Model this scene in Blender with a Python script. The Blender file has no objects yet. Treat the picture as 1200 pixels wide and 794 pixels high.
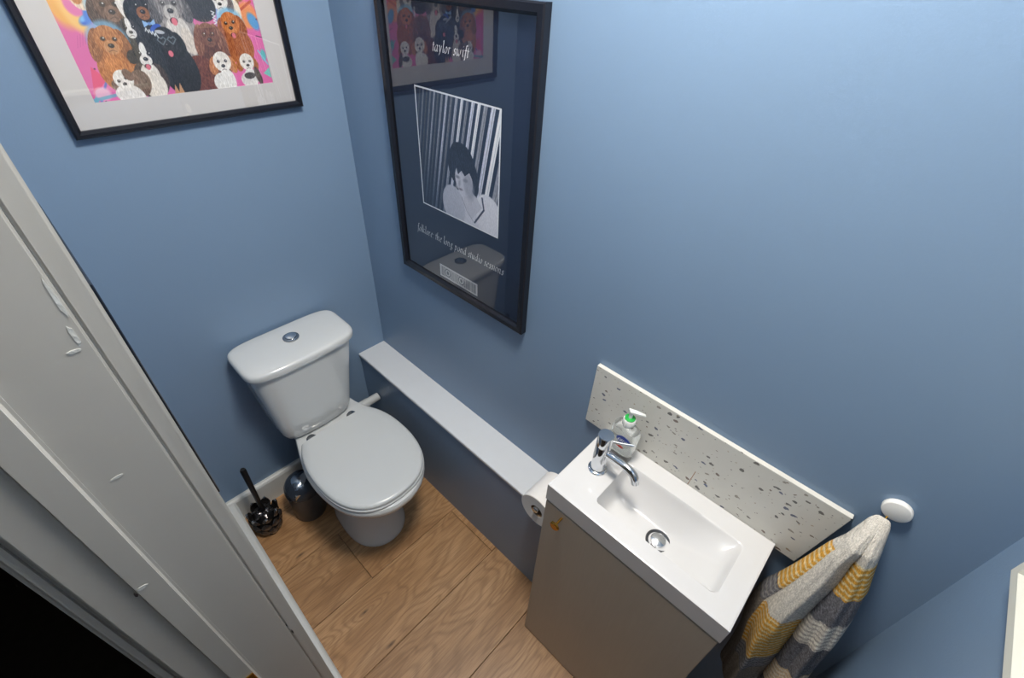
import bpy, bmesh, math, random
import numpy as np
from mathutils import Vector, Matrix

random.seed(7); np.random.seed(7)
SC = bpy.context.scene
COL = SC.collection
PI = math.pi

# ------------------------------------------------------------------ camera
cam_d = bpy.data.cameras.new('camera'); cam = bpy.data.objects.new('camera', cam_d); COL.objects.link(cam)
cam_d.sensor_fit = 'HORIZONTAL'; cam_d.sensor_width = 36.0; cam_d.lens = 36.0 * 544.255 / 1200.0
cam_d.clip_start = 0.01; cam_d.clip_end = 50
right = Vector((0.68600, -0.72598, 0.04857)); down = Vector((-0.43563, -0.46327, -0.77176)); fwd = Vector((0.58278, 0.50827, -0.63406))
cam.matrix_world = Matrix(((right.x, -down.x, -fwd.x, -0.74627), (right.y, -down.y, -fwd.y, -1.34665), (right.z, -down.z, -fwd.z, 1.70793), (0, 0, 0, 1)))
SC.camera = cam

# ------------------------------------------------------------------ world, exposure, lamp level
w = bpy.data.worlds.new('world'); SC.world = w; w.use_nodes = True
w.node_tree.nodes['Background'].inputs[0].default_value = (1, .95, .9, 1)
w.node_tree.nodes['Background'].inputs[1].default_value = 0.02
SC.view_settings.view_transform = 'Standard'; SC.view_settings.look = 'None'
SC.view_settings.gamma = 1.0; SC.view_settings.use_curve_mapping = False
SC.view_settings.exposure = 0.0
LAMP_POS = (-0.35, -1.05, 2.30); LAMP_STRENGTH = 115.0

# ------------------------------------------------------------------ helpers
def lin(c):
    return tuple((v / 255 / 12.92 if v / 255 <= 0.04045 else ((v / 255 + 0.055) / 1.055) ** 2.4) for v in c)

class MB:
    def __init__(s): s.v = []; s.f = []; s.sm = []
    def add(s, vs, fs, smooth=False):
        o = len(s.v); s.v += [tuple(q) for q in vs]
        for f in fs: s.f.append([i + o for i in f]); s.sm.append(smooth)
        return s
    def box(s, a, b):
        x0, x1 = sorted((a[0], b[0])); y0, y1 = sorted((a[1], b[1])); z0, z1 = sorted((a[2], b[2]))
        return s.add([(x0, y0, z0), (x1, y0, z0), (x1, y1, z0), (x0, y1, z0), (x0, y0, z1), (x1, y0, z1), (x1, y1, z1), (x0, y1, z1)],
                     [(0, 3, 2, 1), (4, 5, 6, 7), (0, 1, 5, 4), (1, 2, 6, 5), (2, 3, 7, 6), (3, 0, 4, 7)])
    def loft(s, rings, cap0=True, cap1=True, smooth=True, closed=True):
        n = len(rings[0]); vs = [p for r in rings for p in r]; fs = []
        for i in range(len(rings) - 1):
            for j in range(n if closed else n - 1):
                k = (j + 1) % n; fs.append((i * n + j, i * n + k, (i + 1) * n + k, (i + 1) * n + j))
        s.add(vs, fs, smooth); o = len(s.v) - len(vs)
        if cap0: s.f.append([o + j for j in reversed(range(n))]); s.sm.append(False)
        if cap1: s.f.append([o + (len(rings) - 1) * n + j for j in range(n)]); s.sm.append(False)
        return s
    def lathe(s, prof, c=(0, 0, 0), n=32, axis='z', cap0=True, cap1=True, smooth=True):
        rings = []
        for r, h in prof:
            ring = []
            for j in range(n):
                a = 2 * PI * j / n; u, v = r * math.cos(a), r * math.sin(a)
                p = {'z': (u, v, h), 'x': (h, u, v), 'y': (v, h, u)}[axis]
                ring.append((c[0] + p[0], c[1] + p[1], c[2] + p[2]))
            rings.append(ring)
        return s.loft(rings, cap0, cap1, smooth)
    def tube(s, path, rad, n=12, smooth=True):
        P = [Vector(p) for p in path]; rings = []; up = Vector((0.31, 0.17, 0.93))
        for i, p in enumerate(P):
            t = (P[min(i + 1, len(P) - 1)] - P[max(i - 1, 0)]).normalized()
            a = up - t * up.dot(t); a.normalize(); b = t.cross(a); up = a
            r = rad[i] if isinstance(rad, (list, tuple)) else rad
            rings.append([tuple(p + a * (r * math.cos(2 * PI * j / n)) + b * (r * math.sin(2 * PI * j / n))) for j in range(n)])
        return s.loft(rings, True, True, smooth)
    def build(s, name, mat, parent=None, bevel=0, seg=2, world=False):
        me = bpy.data.meshes.new(name); me.from_pydata(s.v, [], s.f)
        me.polygons.foreach_set('use_smooth', s.sm)
        bm = bmesh.new(); bm.from_mesh(me)
        bmesh.ops.recalc_face_normals(bm, faces=bm.faces)
        if bevel:
            ed = [e for e in bm.edges if len(e.link_faces) == 2 and e.calc_face_angle() > 0.6]
            bmesh.ops.bevel(bm, geom=ed, offset=bevel, segments=seg, affect='EDGES', clamp_overlap=True)
        bm.to_mesh(me); bm.free()
        if any(s.sm): me.set_sharp_from_angle(angle=math.radians(38))
        if mat: me.materials.append(mat)
        o = bpy.data.objects.new(name, me); COL.objects.link(o)
        if parent: o.parent = parent; o.matrix_parent_inverse = Matrix.Translation(-Vector(parent.location))
        return o

def tag(o, label=None, cat=None, group=None, kind=None):
    if label: o['label'] = label
    if cat: o['category'] = cat
    if group: o['group'] = group
    if kind: o['kind'] = kind
    return o
def thing(name, loc, label, cat, group=None):
    o = bpy.data.objects.new(name, None); COL.objects.link(o); o.location = loc; o.empty_display_size = .05
    return tag(o, label, cat, group)
def struct(name, mb, mat, label=None, bevel=0):
    o = mb.build(name, mat, bevel=bevel); o['kind'] = 'structure'
    if label: o['label'] = label
    return o

# ------------------------------------------------------------------ materials
class NT:
    def __init__(s, name):
        s.m = bpy.data.materials.new(name); s.m.use_nodes = True; s.t = s.m.node_tree; s.b = s.t.nodes['Principled BSDF']
    def n(s, typ, **kw):
        nd = s.t.nodes.new(typ)
        for k, v in kw.items():
            if k.startswith('i_'): nd.inputs[k[2:].replace('_', ' ')].default_value = v
            else: setattr(nd, k, v)
        return nd
    def l(s, a, b): s.t.links.new(a, b)
    def math(s, op, a, b=None, c=None, clamp=False):
        nd = s.n('ShaderNodeMath', operation=op, use_clamp=clamp)
        for i, q in enumerate((a, b, c)):
            if q is None: continue
            if isinstance(q, (int, float)): nd.inputs[i].default_value = q
            else: s.l(q, nd.inputs[i])
        return nd.outputs[0]
    def ramp(s, fac, stops, interp='LINEAR'):
        nd = s.n('ShaderNodeValToRGB'); cr = nd.color_ramp; cr.interpolation = interp
        while len(cr.elements) < len(stops): cr.elements.new(0.5)
        for e, (p, c) in zip(cr.elements, stops): e.position = p; e.color = (*c, 1) if len(c) == 3 else c
        s.l(fac, nd.inputs[0]); return nd.outputs[0]
    def mix(s, fac, a, b, blend='MIX'):
        nd = s.n('ShaderNodeMix', data_type='RGBA', blend_type=blend)
        for sock, q in ((nd.inputs[0], fac), (nd.inputs[6], a), (nd.inputs[7], b)):
            if isinstance(q, (int, float)): sock.default_value = q
            elif isinstance(q, tuple): sock.default_value = (*q, 1) if len(q) == 3 else q
            else: s.l(q, sock)
        return nd.outputs[2]
    def noise(s, vec, scale, detail=3, rough=.5, dist=0):
        nd = s.n('ShaderNodeTexNoise'); nd.inputs['Scale'].default_value = scale; nd.inputs['Detail'].default_value = detail
        nd.inputs['Roughness'].default_value = rough; nd.inputs['Distortion'].default_value = dist
        if vec is not None: s.l(vec, nd.inputs['Vector'])
        return nd.outputs[0]
    def pos(s): return s.n('ShaderNodeNewGeometry').outputs['Position']
    def mapping(s, vec, scale=(1, 1, 1), loc=(0, 0, 0), rot=(0, 0, 0)):
        nd = s.n('ShaderNodeMapping'); nd.inputs['Scale'].default_value = scale; nd.inputs['Location'].default_value = loc; nd.inputs['Rotation'].default_value = rot
        s.l(vec, nd.inputs['Vector']); return nd.outputs[0]
    def bump(s, h, strength=.2, dist=.001):
        nd = s.n('ShaderNodeBump'); nd.inputs['Strength'].default_value = strength; nd.inputs['Distance'].default_value = dist
        s.l(h, nd.inputs['Height']); s.l(nd.outputs[0], s.b.inputs['Normal'])
    def set(s, **kw):
        for k, v in kw.items(): s.b.inputs[k.replace('_', ' ')].default_value = v
        return s

def plain(name, rgb, rough=.5, metal=0, var=.06, scale=30, bump=0, bscale=200, coat=0, spec=.5):
    t = NT(name); c = lin(rgb); t.set(Roughness=rough, Metallic=metal); t.b.inputs['Specular IOR Level'].default_value = spec
    p = t.pos(); nz = t.noise(p, scale, 4)
    t.l(t.mix(nz, tuple(q * (1 - var) for q in c), tuple(min(1, q * (1 + var)) for q in c)), t.b.inputs['Base Color'])
    if coat: t.b.inputs['Coat Weight'].default_value = coat; t.b.inputs['Coat Roughness'].default_value = .08
    if bump: t.bump(t.noise(p, bscale, 3), bump, .0006)
    return t.m
M = {}
M['wall'] = plain('blue_wall_paint', (118, 142, 169), .38, var=.035, scale=4, bump=.25, bscale=260)
M['ceil'] = plain('white_ceiling_paint', (232, 230, 224), .7, var=.02)
M['gloss_white'] = plain('white_gloss_paint', (180, 178, 173), .3, var=.035, scale=14, bump=.35, bscale=30)
M['skirt'] = plain('white_skirting_paint', (205, 207, 206), .35, var=.03, scale=14)
M['ledge'] = plain('white_ledge_paint', (205, 209, 214), .4, var=.02)
M['ceramic'] = plain('white_ceramic', (204, 207, 208), .12, var=.01, coat=.5)
M['seat'] = plain('white_seat_plastic', (194, 198, 200), .25, var=.01)
M['basin'] = plain('white_basin_resin', (206, 206, 207), .2, var=.01)
M['chrome'] = plain('chrome', (215, 218, 222), .08, 1, var=.02)
M['dull_chrome'] = plain('brushed_chrome', (170, 172, 175), .25, 1, var=.05)
M['dark_ring'] = plain('dull_grey_chrome', (120, 121, 123), .3, 1, var=.06)
M['brass'] = plain('brass', (212, 160, 72), .25, 1, var=.06)
M['cabinet'] = None
M['black'] = plain('black_plastic', (16, 16, 18), .35, var=.1)
M['frame_black'] = plain('black_frame', (24, 26, 34), .24, var=.15, scale=60)
M['bin_grey'] = plain('grey_bin_body', (74, 76, 80), .4, .3, var=.05)
M['paper_white'] = plain('white_paper', (226, 224, 222), .9, var=.03, scale=120, bump=.4, bscale=300)
M['mat_board'] = plain('mat_board', (208, 205, 204), .85, var=.012)
M['grey_mat'] = plain('pale_grey_board', (186, 186, 182), .85, var=.012)
M['navy'] = plain('navy_print', (24, 38, 64), .6, var=.1, scale=80)
M['ink_white'] = plain('white_ink', (244, 245, 248), .7, var=.02)
M['pump_white'] = plain('white_pump_plastic', (225, 228, 226), .35, var=.02)
M['pump_green'] = plain('green_pump_plastic', (38, 165, 72), .35, var=.04)
M['label_blue'] = plain('blue_label', (28, 56, 140), .4, var=.05)
M['label_red'] = plain('red_label', (190, 60, 50), .5, var=.05)
M['white_plain'] = plain('white_hook_resin', (226, 226, 224), .45, var=.02)
M['frame_cream'] = plain('white_frame_paint', (206, 206, 196), .4, var=.02)
M['hall'] = plain('dark_hall_carpet', (52, 45, 40), .95, var=.3, scale=40)
M['hall_wall'] = plain('cream_hall_wall', (205, 198, 186), .8, var=.05)
M['card'] = plain('brown_card', (150, 122, 92), .9, var=.08)
M['dark_hole'] = plain('dark_metal', (70, 70, 74), .3, .8, var=.1)
M['splash_edge'] = plain('pale_edge', (222, 222, 216), .5, var=.02)

def m_vcol(name, rough=.6, bump=0, bscale=600):
    t = NT(name); a = t.n('ShaderNodeAttribute', attribute_name='Col'); t.l(a.outputs['Color'], t.b.inputs['Base Color']); t.set(Roughness=rough)
    if bump: t.bump(t.noise(t.pos(), bscale, 3), bump, .003)
    return t.m
M['print'] = m_vcol('printed_paper', .6)
M['towel'] = m_vcol('towel_cotton', .95, 1.0, 420)

def m_glass_pane():
    t = NT('picture_glass'); t.t.nodes.remove(t.b); out = t.t.nodes['Material Output']
    tr = t.n('ShaderNodeBsdfTransparent'); gl = t.n('ShaderNodeBsdfGlossy'); gl.inputs['Roughness'].default_value = .015
    ge = t.n('ShaderNodeNewGeometry'); dt = t.n('ShaderNodeVectorMath', operation='DOT_PRODUCT'); t.l(ge.outputs['Normal'], dt.inputs[0]); t.l(ge.outputs['Incoming'], dt.inputs[1])
    sch = t.math('POWER', t.math('SUBTRACT', 1.0, t.math('ABSOLUTE', dt.outputs['Value']), clamp=True), 4.0)
    fr = t.math('MULTIPLY_ADD', sch, .84, .155); mx = t.n('ShaderNodeMixShader')
    t.l(fr, mx.inputs[0]); t.l(tr.outputs[0], mx.inputs[1]); t.l(gl.outputs[0], mx.inputs[2]); t.l(mx.outputs[0], out.inputs[0])
    nz = t.noise(t.pos(), 9, 2); b = t.n('ShaderNodeBump'); b.inputs['Strength'].default_value = .02; b.inputs['Distance'].default_value = .004
    t.l(nz, b.inputs['Height']); t.l(b.outputs[0], gl.inputs['Normal'])
    return t.m
M['pane'] = m_glass_pane()

def m_clear(name, rgb, rough=.08):
    t = NT(name); t.set(Roughness=rough, IOR=1.3); t.b.inputs['Transmission Weight'].default_value = .82
    p = t.pos(); c = lin(rgb); t.l(t.mix(t.noise(p, 40), c, tuple(q * .95 for q in c)), t.b.inputs['Base Color'])
    return t.m
M['clear'] = m_clear('clear_soap_plastic', (238, 242, 240))

def m_cabinet():
    t = NT('taupe_cabinet_laminate'); t.set(Roughness=.38); p = t.pos()
    g = t.noise(t.mapping(p, (60, 60, 3)), 3, 5, .6); g2 = t.noise(p, 5, 3)
    c = t.mix(g, lin((172, 163, 150)), lin((184, 175, 162))); c = t.mix(t.math('MULTIPLY', g2, .35), c, lin((158, 147, 132)))
    t.l(c, t.b.inputs['Base Color']); return t.m
M['cabinet'] = m_cabinet()

KNOTS = [(-.577, -.625, .034, .36), (-.573, -.765, .016, .12), (-.632, -.297, .02, .2)]
def m_wood():
    t = NT('oak_plank_laminate'); t.set(Roughness=.42); p = t.pos()
    r = t.n('ShaderNodeObjectInfo').outputs['Random']
    off = t.n('ShaderNodeCombineXYZ'); t.l(t.math('MULTIPLY', r, 7.3), off.inputs[0]); t.l(t.math('MULTIPLY', r, 13.7), off.inputs[1])
    va = t.n('ShaderNodeVectorMath', operation='ADD'); t.l(p, va.inputs[0]); t.l(off.outputs[0], va.inputs[1]); q = va.outputs[0]
    # cathedral figure: contour bands of a stretched noise field, plus fine pores along the plank
    f = t.noise(t.mapping(q, (1.6, 6.0, 1)), 1.5, 2.0, .45, .35)
    kmask = None
    for kx, ky, rad, amp in KNOTS:
        dv = t.n('ShaderNodeVectorMath', operation='DISTANCE'); t.l(t.mapping(p, (.30, 1, 0)), dv.inputs[0]); dv.inputs[1].default_value = (kx * .30, ky, 0)
        f = t.math('ADD', f, t.math('MULTIPLY', t.math('EXPONENT', t.math('MULTIPLY', dv.outputs['Value'], -1 / rad)), amp))
        k1 = t.math('MULTIPLY', t.math('SUBTRACT', 1.0, t.math('MULTIPLY', dv.outputs['Value'], 1 / .0065), clamp=True), .9)
        kmask = k1 if kmask is None else t.math('ADD', kmask, k1)
    bands = t.math('SINE', t.math('MULTIPLY', f, 85)); bands = t.math('MULTIPLY_ADD', bands, .5, .5)
    bands = t.math('POWER', bands, 2.2)
    pores = t.noise(t.mapping(q, (9, 190, 1)), 1.0, 4, .65)
    tone = t.noise(t.mapping(q, (1.2, 5, 1)), 2.0, 3)
    c = t.ramp(tone, [(.3, lin((156, 117, 79))), (.5, lin((178, 138, 97))), (.72, lin((194, 155, 114)))])
    c = t.mix(t.math('MULTIPLY', bands, .36), c, lin((112, 78, 47)))
    c = t.mix(t.math('MULTIPLY', t.ramp(pores, [(.42, (0, 0, 0)), (.66, (1, 1, 1))]), .5), c, lin((112, 79, 49)))
    # knots
    vo = t.n('ShaderNodeTexVoronoi'); vo.inputs['Scale'].default_value = 1.0; t.l(t.mapping(q, (2.0, 4.6, 1)), vo.inputs['Vector'])
    kd = t.math('ADD', vo.outputs['Distance'], t.math('MULTIPLY', t.noise(q, 60, 2), .03))
    c = t.mix(t.math('MINIMUM', kmask, 1.0), c, lin((46, 30, 20)))
    hv = t.n('ShaderNodeHueSaturation'); t.l(c, hv.inputs['Color']); t.l(t.math('MULTIPLY_ADD', r, .16, .92), hv.inputs['Value'])
    t.l(hv.outputs[0], t.b.inputs['Base Color']); t.bump(pores, .15, .0005); return t.m
M['wood'] = m_wood()

def m_terrazzo():
    t = NT('terrazzo_splashback'); t.set(Roughness=.4); p = t.pos()
    warp = t.n('ShaderNodeVectorMath', operation='MULTIPLY_ADD'); nz = t.n('ShaderNodeTexNoise'); nz.inputs['Scale'].default_value = 70; t.l(p, nz.inputs['Vector'])
    t.l(nz.outputs['Color'], warp.inputs[0]); warp.inputs[1].default_value = (.012,) * 3; t.l(p, warp.inputs[2]); q = warp.outputs[0]
    base = t.mix(t.noise(p, 14, 4), lin((198, 197, 190)), lin((214, 213, 207)))
    nx_ = t.n('ShaderNodeSeparateXYZ'); t.l(t.n('ShaderNodeNewGeometry').outputs['Normal'], nx_.inputs[0]); face = t.math('MULTIPLY', t.math('GREATER_THAN', t.math('ABSOLUTE', nx_.outputs[0]), .7), .85)
    for sc, lim, keep, rot, pal in ((42, .30, .44, .5, [(58, 58, 60), (96, 74, 60), (48, 62, 100), (134, 128, 118), (70, 66, 62)]),
                                    (88, .34, .52, -.6, [(150, 140, 124), (120, 116, 112), (104, 76, 60), (170, 156, 134), (88, 92, 100)]),
                                    (22, .15, .62, .9, [(66, 64, 66), (58, 78, 122), (108, 98, 90), (150, 128, 100), (52, 50, 52)])):
        vo = t.n('ShaderNodeTexVoronoi'); vo.inputs['Scale'].default_value = sc
        t.l(t.mapping(q, (1, 1.0, 1.75), rot=(rot, 0, 0)), vo.inputs['Vector'])
        sp = t.n('ShaderNodeSeparateColor'); t.l(vo.outputs['Color'], sp.inputs[0])
        size = t.math('MULTIPLY', sp.outputs[0], lim)
        inside = t.math('LESS_THAN', vo.outputs['Distance'], size)
        on = t.math('MULTIPLY', inside, t.math('GREATER_THAN', sp.outputs[1], keep))
        col = t.ramp(sp.outputs[2], [(i / len(pal), lin(c)) for i, c in enumerate(pal)], 'CONSTANT')
        base = t.mix(t.math('MULTIPLY', on, face), base, col)
    # hairline crack rising from the basin edge
    sx = t.n('ShaderNodeSeparateXYZ'); t.l(p, sx.inputs[0])
    cy = t.math('ABSOLUTE', t.math('ADD', sx.outputs[1], t.math('MULTIPLY_ADD', sx.outputs[2], .06, 1.205)))
    cr = t.math('MULTIPLY', t.math('LESS_THAN', cy, .0008), t.math('LESS_THAN', sx.outputs[2], .868))
    base = t.mix(cr, base, lin((150, 112, 84)))
    t.l(base, t.b.inputs['Base Color']); return t.m
M['terrazzo'] = m_terrazzo()

def m_lamp():
    t = NT('lit_opal_glass'); t.b.inputs['Emission Color'].default_value = (1.0, .93, .83, 1); t.b.inputs['Emission Strength'].default_value = LAMP_STRENGTH
    t.l(t.mix(t.noise(t.pos(), 8), (.9, .9, .88), (.95, .95, .93)), t.b.inputs['Base Color']); return t.m
M['lamp'] = m_lamp()

# ================================================================== ROOM
XL = -0.745; YF = -1.663; H = 2.38; YJ = -0.897; YK = -1.625; DOORH = 2.02
XO = -0.865                                     # hall face of the left wall
struct('wall_right', MB().box((0, .1, -.05), (.1, YF - .1, H)), M['wall'])
struct('wall_back', MB().box((-0.99, 0, -.05), (0, .1, H)), M['wall'])
struct('wall_front', MB().box((-0.99, YF, -.05), (0, YF - .1, H)), M['wall'])
wl = MB(); wl.box((XL, 0, -.05), (XO, YJ + .03, H)); wl.box((XL, YJ + .03, DOORH + .03), (XO, YF, H)); wl.box((XL, YK - .02, -.05), (XO, YF, DOORH + .03))
struct('wall_left', wl, M['wall'])
struct('ceiling', MB().box((-2.2, 1.3, H), (.1, -2.6, H + .1)), M['ceil'])
fl = struct('floor', MB().box((XO, 0, -.03), (0, YF, -.0085)), M['hall'], 'oak effect laminate floor of wide planks')
# planks, laid across the room
seams = [0, -.09, -.32, -.55, -.78, -1.01, -1.24, -1.47, YF]
joints = {0: [-.4], 1: [-.29], 2: [-.497], 3: [-.134], 4: [-.84], 5: [-.19], 6: [-.84], 7: [-.2]}
for i in range(len(seams) - 1):
    xs = [XO] + sorted(joints[i]) + [0]
    for j in range(len(xs) - 1):
        g = .0007
        MB().box((xs[j] + g, seams[i] - g, -.0085), (xs[j + 1] - g, seams[i + 1] + g, 0)).build('plank', M['wood'], fl, bevel=.0009, seg=1)

# pipe boxing along the right wall with a white ledge
bx = bpy.data.objects.new('trim_1', None); COL.objects.link(bx); bx.location = (-.06, -.5, 0); tag(bx, 'low blue pipe boxing with a white ledge along the long wall', None, None, 'structure')
MB().box((0, 0, 0), (-.113, -1.029, .459)).build('panel', M['wall'], bx)
MB().box((0, 0, .459), (-.118, -1.029, .471)).build('ledge', M['ledge'], bx, bevel=.0015)

# skirting boards
def skirt_profile(t, h): return [(0, 0), (t, 0), (t, h - .012), (t - .004, h - .004), (t - .009, h), (0, h)]
pr_b = skirt_profile(.018, .118)
mb = MB(); mb.loft([[(x, -a, z) for a, z in pr_b] for x in (XL, -.113)], smooth=False)
struct('baseboard_back', mb, M['skirt'])
mb = MB(); mb.loft([[(XL + a * k, y, z) for a, z in pr_b] for y, k in ((-.018, 1.9), (YJ + .085, 0.95))], smooth=False)
struct('baseboard_left', mb, M['skirt'])
mb = MB(); mb.loft([[(x, YF + a, z) for a, z in pr_b] for x in (XL, 0)], smooth=False)
struct('baseboard_front', mb, M['skirt'])

# door frame in the left wall: lining, stop, architraves, strike plate
df = bpy.data.objects.new('door_1', None); COL.objects.link(df); df.location = (-.82, YJ, 0); tag(df, 'white gloss painted door frame with chipped paint', None, None, 'structure')
def jamb(y, s):            # s = +1 jamb on the toilet side, -1 the other one
    MB().box((-.762, y, 0), (-.893, y + s * .03, DOORH)).build('lining', M['gloss_white'], df, bevel=.002)
    MB().box((-.8275, y - s * .006, 0), (-.8605, y + s * .004, DOORH - .006)).build('stop', M['gloss_white'], df, bevel=.0045, seg=3)
    MB().box((-.743, y + s * .004, 0), (-.7618, y + s * .07, DOORH + .06)).build('architrave', M['gloss_white'], df, bevel=.0025)
    MB().box((-.893, y + s * .007, 0), (-.912, y + s * .075, DOORH + .06)).build('architrave', M['gloss_white'], df, bevel=.006, seg=4)
jamb(YJ, 1); jamb(YK, -1)
MB().box((-.762, YJ, DOORH), (-.893, YK, DOORH + .03)).build('head_lining', M['gloss_white'], df, bevel=.002)
MB().box((-.743, YJ + .07, DOORH), (-.762, YF + .004, DOORH + .06)).build('head_architrave', M['gloss_white'], df, bevel=.0025)
MB().box((-.893, YJ + .075, DOORH), (-.912, YK - .075, DOORH + .06)).build('head_architrave', M['gloss_white'], df, bevel=.006)

# worn spots and the brass latch keep on the toilet-side jamb
def chip(x, y, z, w_, h_, mat, name, n=9):
    rg = [[], []]
    for k in range(n):
        a = 2 * PI * k / n; q = random.uniform(.6, 1.1)
        for i_, dy in ((0, 0), (1, -.0004)): rg[i_].append((x + w_ * q * math.cos(a), y + dy, z + h_ * q * math.sin(a)))
    MB().loft(rg, smooth=False).build(name, mat, df)
M['chip'] = plain('dark_chipped_wood', (44, 38, 36), .8, var=.2); M['filler'] = plain('pale_flaked_paint', (206, 207, 204), .5, var=.08, scale=200, bump=1, bscale=300)
chip(-.7590, YJ + .0039, .782, .0016, .011, M['chip'], 'paint_chip'); chip(-.7600, YJ + .0039, .802, .001, .008, M['filler'], 'paint_chip'); chip(-.7610, YJ + .0039, .815, .0008, .006, M['chip'], 'paint_chip')
chip(-.8585, YJ - .0061, 1.128, .0017, .006, M['chip'], 'paint_chip'); chip(-.850, YJ - .0061, 1.134, .006, .0035, M['filler'], 'paint_chip')
chip(-.7655, YJ, 1.487, .0016, .020, M['filler'], 'paint_chip'); chip(-.769, YJ, 1.455, .002, .012, M['filler'], 'paint_chip'); chip(-.775, YJ, 1.441, .005, .002, M['filler'], 'paint_chip')
chip(-.806, YJ, 1.296, .006, .002, M['filler'], 'paint_chip')
MB().box((-.832, YJ - .0062, .70), (-.846, YJ - .0082, .783)).build('latch_keep', M['brass'], df, bevel=.0006, seg=1)

# dark hall outside the doorway
struct('floor_hall', MB().box((-2.2, 1.3, -.03), (XO, -2.6, -.002)), M['hall'])
hw = MB(); hw.box((-2.3, 1.3, -.05), (-2.2, -2.6, H)); hw.box((-2.2, 1.3, -.05), (XO, 1.4, H)); hw.box((-2.2, -2.7, -.05), (XO, -2.6, H))
hw.box((XO - .003, 1.3, -.05), (XO, .1, H)); hw.box((XO - .003, YF - .1, -.05), (XO, -2.6, H))
struct('wall_hall', hw, M['hall_wall'])

# ceiling lamp (above the frame)
t = thing('ceiling_lamp', (LAMP_POS[0], LAMP_POS[1], H), 'round opal glass ceiling lamp', 'lamp')
MB().lathe([(.17, H), (.17, H - .02), (.155, H - .03)], (LAMP_POS[0], LAMP_POS[1], 0), 48).build('base', M['chrome'], t)
MB().lathe([(.15, H - .03), (.148, H - .05), (.13, H - .075), (.09, H - .095), (.04, H - .104), (.002, H - .106)], (LAMP_POS[0], LAMP_POS[1], 0), 48, cap0=False).build('shade', M['lamp'], t)

# ================================================================== TOILET
def catmull(P, m):
    P = [np.array(p, float) for p in P]; out = []
    d = [0]
    for a, b in zip(P, P[1:]): d.append(d[-1] + np.linalg.norm(b - a))
    E = [2 * P[0] - P[1]] + P + [2 * P[-1] - P[-2]]
    for k in range(m):
        s = d[-1] * k / (m - 1); i = max(j for j in range(len(d) - 1) if d[j] <= s + 1e-12); u = (s - d[i]) / (d[i + 1] - d[i])
        p0, p1, p2, p3 = E[i], E[i + 1], E[i + 2], E[i + 3]
        out.append(.5 * (2 * p1 + (p2 - p0) * u + (2 * p0 - 5 * p1 + 4 * p2 - p3) * u * u + (3 * p1 - p0 - 3 * p2 + p3) * u ** 3))
    return out
def ring(half, cx, z, m=26, sx=1.0):            # half profile (halfwidth, y) from the back to the front tip
    h = catmull(half, m)
    L = [(cx - q[0] * sx, q[1], z) for q in h]; R = [(cx + q[0] * sx, q[1], z) for q in reversed(h[:-1])]
    return L + R
def shrink(half, d, back=0):
    o = []
    for i, (a, y) in enumerate(half):
        k = max(0, min(1, (y - half[-1][1]) / .2)); o.append((max(0, a - d) if i < len(half) - 1 else 0, y + d * (1 - k) - (back if i == 0 else 0)))
    return o
PCX = -.353
t = thing('toilet', (PCX, -.3, 0), 'white close-coupled ceramic toilet with closed lid', 'toilet')
rim = [(.112, -.035), (.116, -.09), (.122, -.14), (.145, -.215), (.166, -.294), (.173, -.36), (.169, -.425), (.155, -.488), (.127, -.541), (.083, -.582), (.036, -.602), (0, -.605)]
def scl(half, kx, yf, yb, pinch=0):
    y0, y1 = half[0][1], half[-1][1]
    return [(a * kx * (1 - pinch * math.exp(-((i - 4) / 2.2) ** 2)), yb + (y - y0) / (y1 - y0) * (yf - yb)) for i, (a, y) in enumerate(half)]
foot = [(.062, -.10), (.066, -.15), (.082, -.20), (.100, -.245), (.107, -.30), (.109, -.34), (.107, -.375), (.100, -.41), (.085, -.44), (.06, -.466), (.03, -.481), (0, -.485)]
def blend(a, b, k): return [((1 - k) * p[0] + k * q[0], (1 - k) * p[1] + k * q[1]) for p, q in zip(a, b)]
neck = [(a * .76, -.10 + (y + .10) * .87) for a, y in foot]
bowl1 = scl(rim, .80, -.545, -.06)
bowl2 = scl(rim, .93, -.585, -.045)
rings = [ring(foot, PCX - .008, 0), ring(foot, PCX - .008, .008), ring([(a * .97, y * .99) for a, y in foot], PCX - .008, .018), ring(blend(foot, neck, .55), PCX - .008, .05), ring(blend(foot, neck, .9), PCX - .006, .10), ring(neck, PCX - .005, .15),
         ring(blend(neck, bowl1, .35), PCX - .003, .215), ring(blend(neck, bowl1, .8), PCX, .27), ring(bowl1, PCX, .30), ring(bowl2, PCX, .335), ring(scl(rim, .985, -.60, -.037), PCX, .36),
         ring(rim, PCX, .375), ring(rim, PCX, .385), ring(shrink(rim, .004), PCX, .3925), ring(shrink(rim, .012), PCX, .395)]
MB().loft(rings).build('pan', M['ceramic'], t)
lid = [(.127, -.213), (.148, -.255), (.163, -.315), (.167, -.385), (.161, -.452), (.142, -.512), (.104, -.560), (.055, -.585), (0, -.592)]
MB().loft([ring(shrink(lid, -.002), PCX, .395), ring(shrink(lid, -.002), PCX, .402), ring(shrink(lid, .002), PCX, .406)]).build('seat', M['seat'], t)
MB().loft([ring(shrink(lid, .003), PCX, .406), ring(lid, PCX, .409), ring(lid, PCX, .414), ring(shrink(lid, .0025), PCX, .4185), ring(shrink(lid, .009), PCX, .4215), ring(shrink(lid, .03), PCX, .4235), ring(shrink(lid, .07), PCX, .424)]).build('lid', M['seat'], t)
for hx in (-.437, -.283):
    h = MB(); h.lathe([(.017, .395), (.017, .402), (.013, .407), (.004, .409)], (hx, -.195, 0), 20); h.box((hx - .012, -.198, .396), (hx + .012, -.219, .408))
    h.build('hinge', M['dull_chrome'], t)
MB().tube([(-.47, -.2135, .4125), (-.405, -.2135, .4125)], .003, 8).build('hinge_rod', M['dull_chrome'], t)
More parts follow.
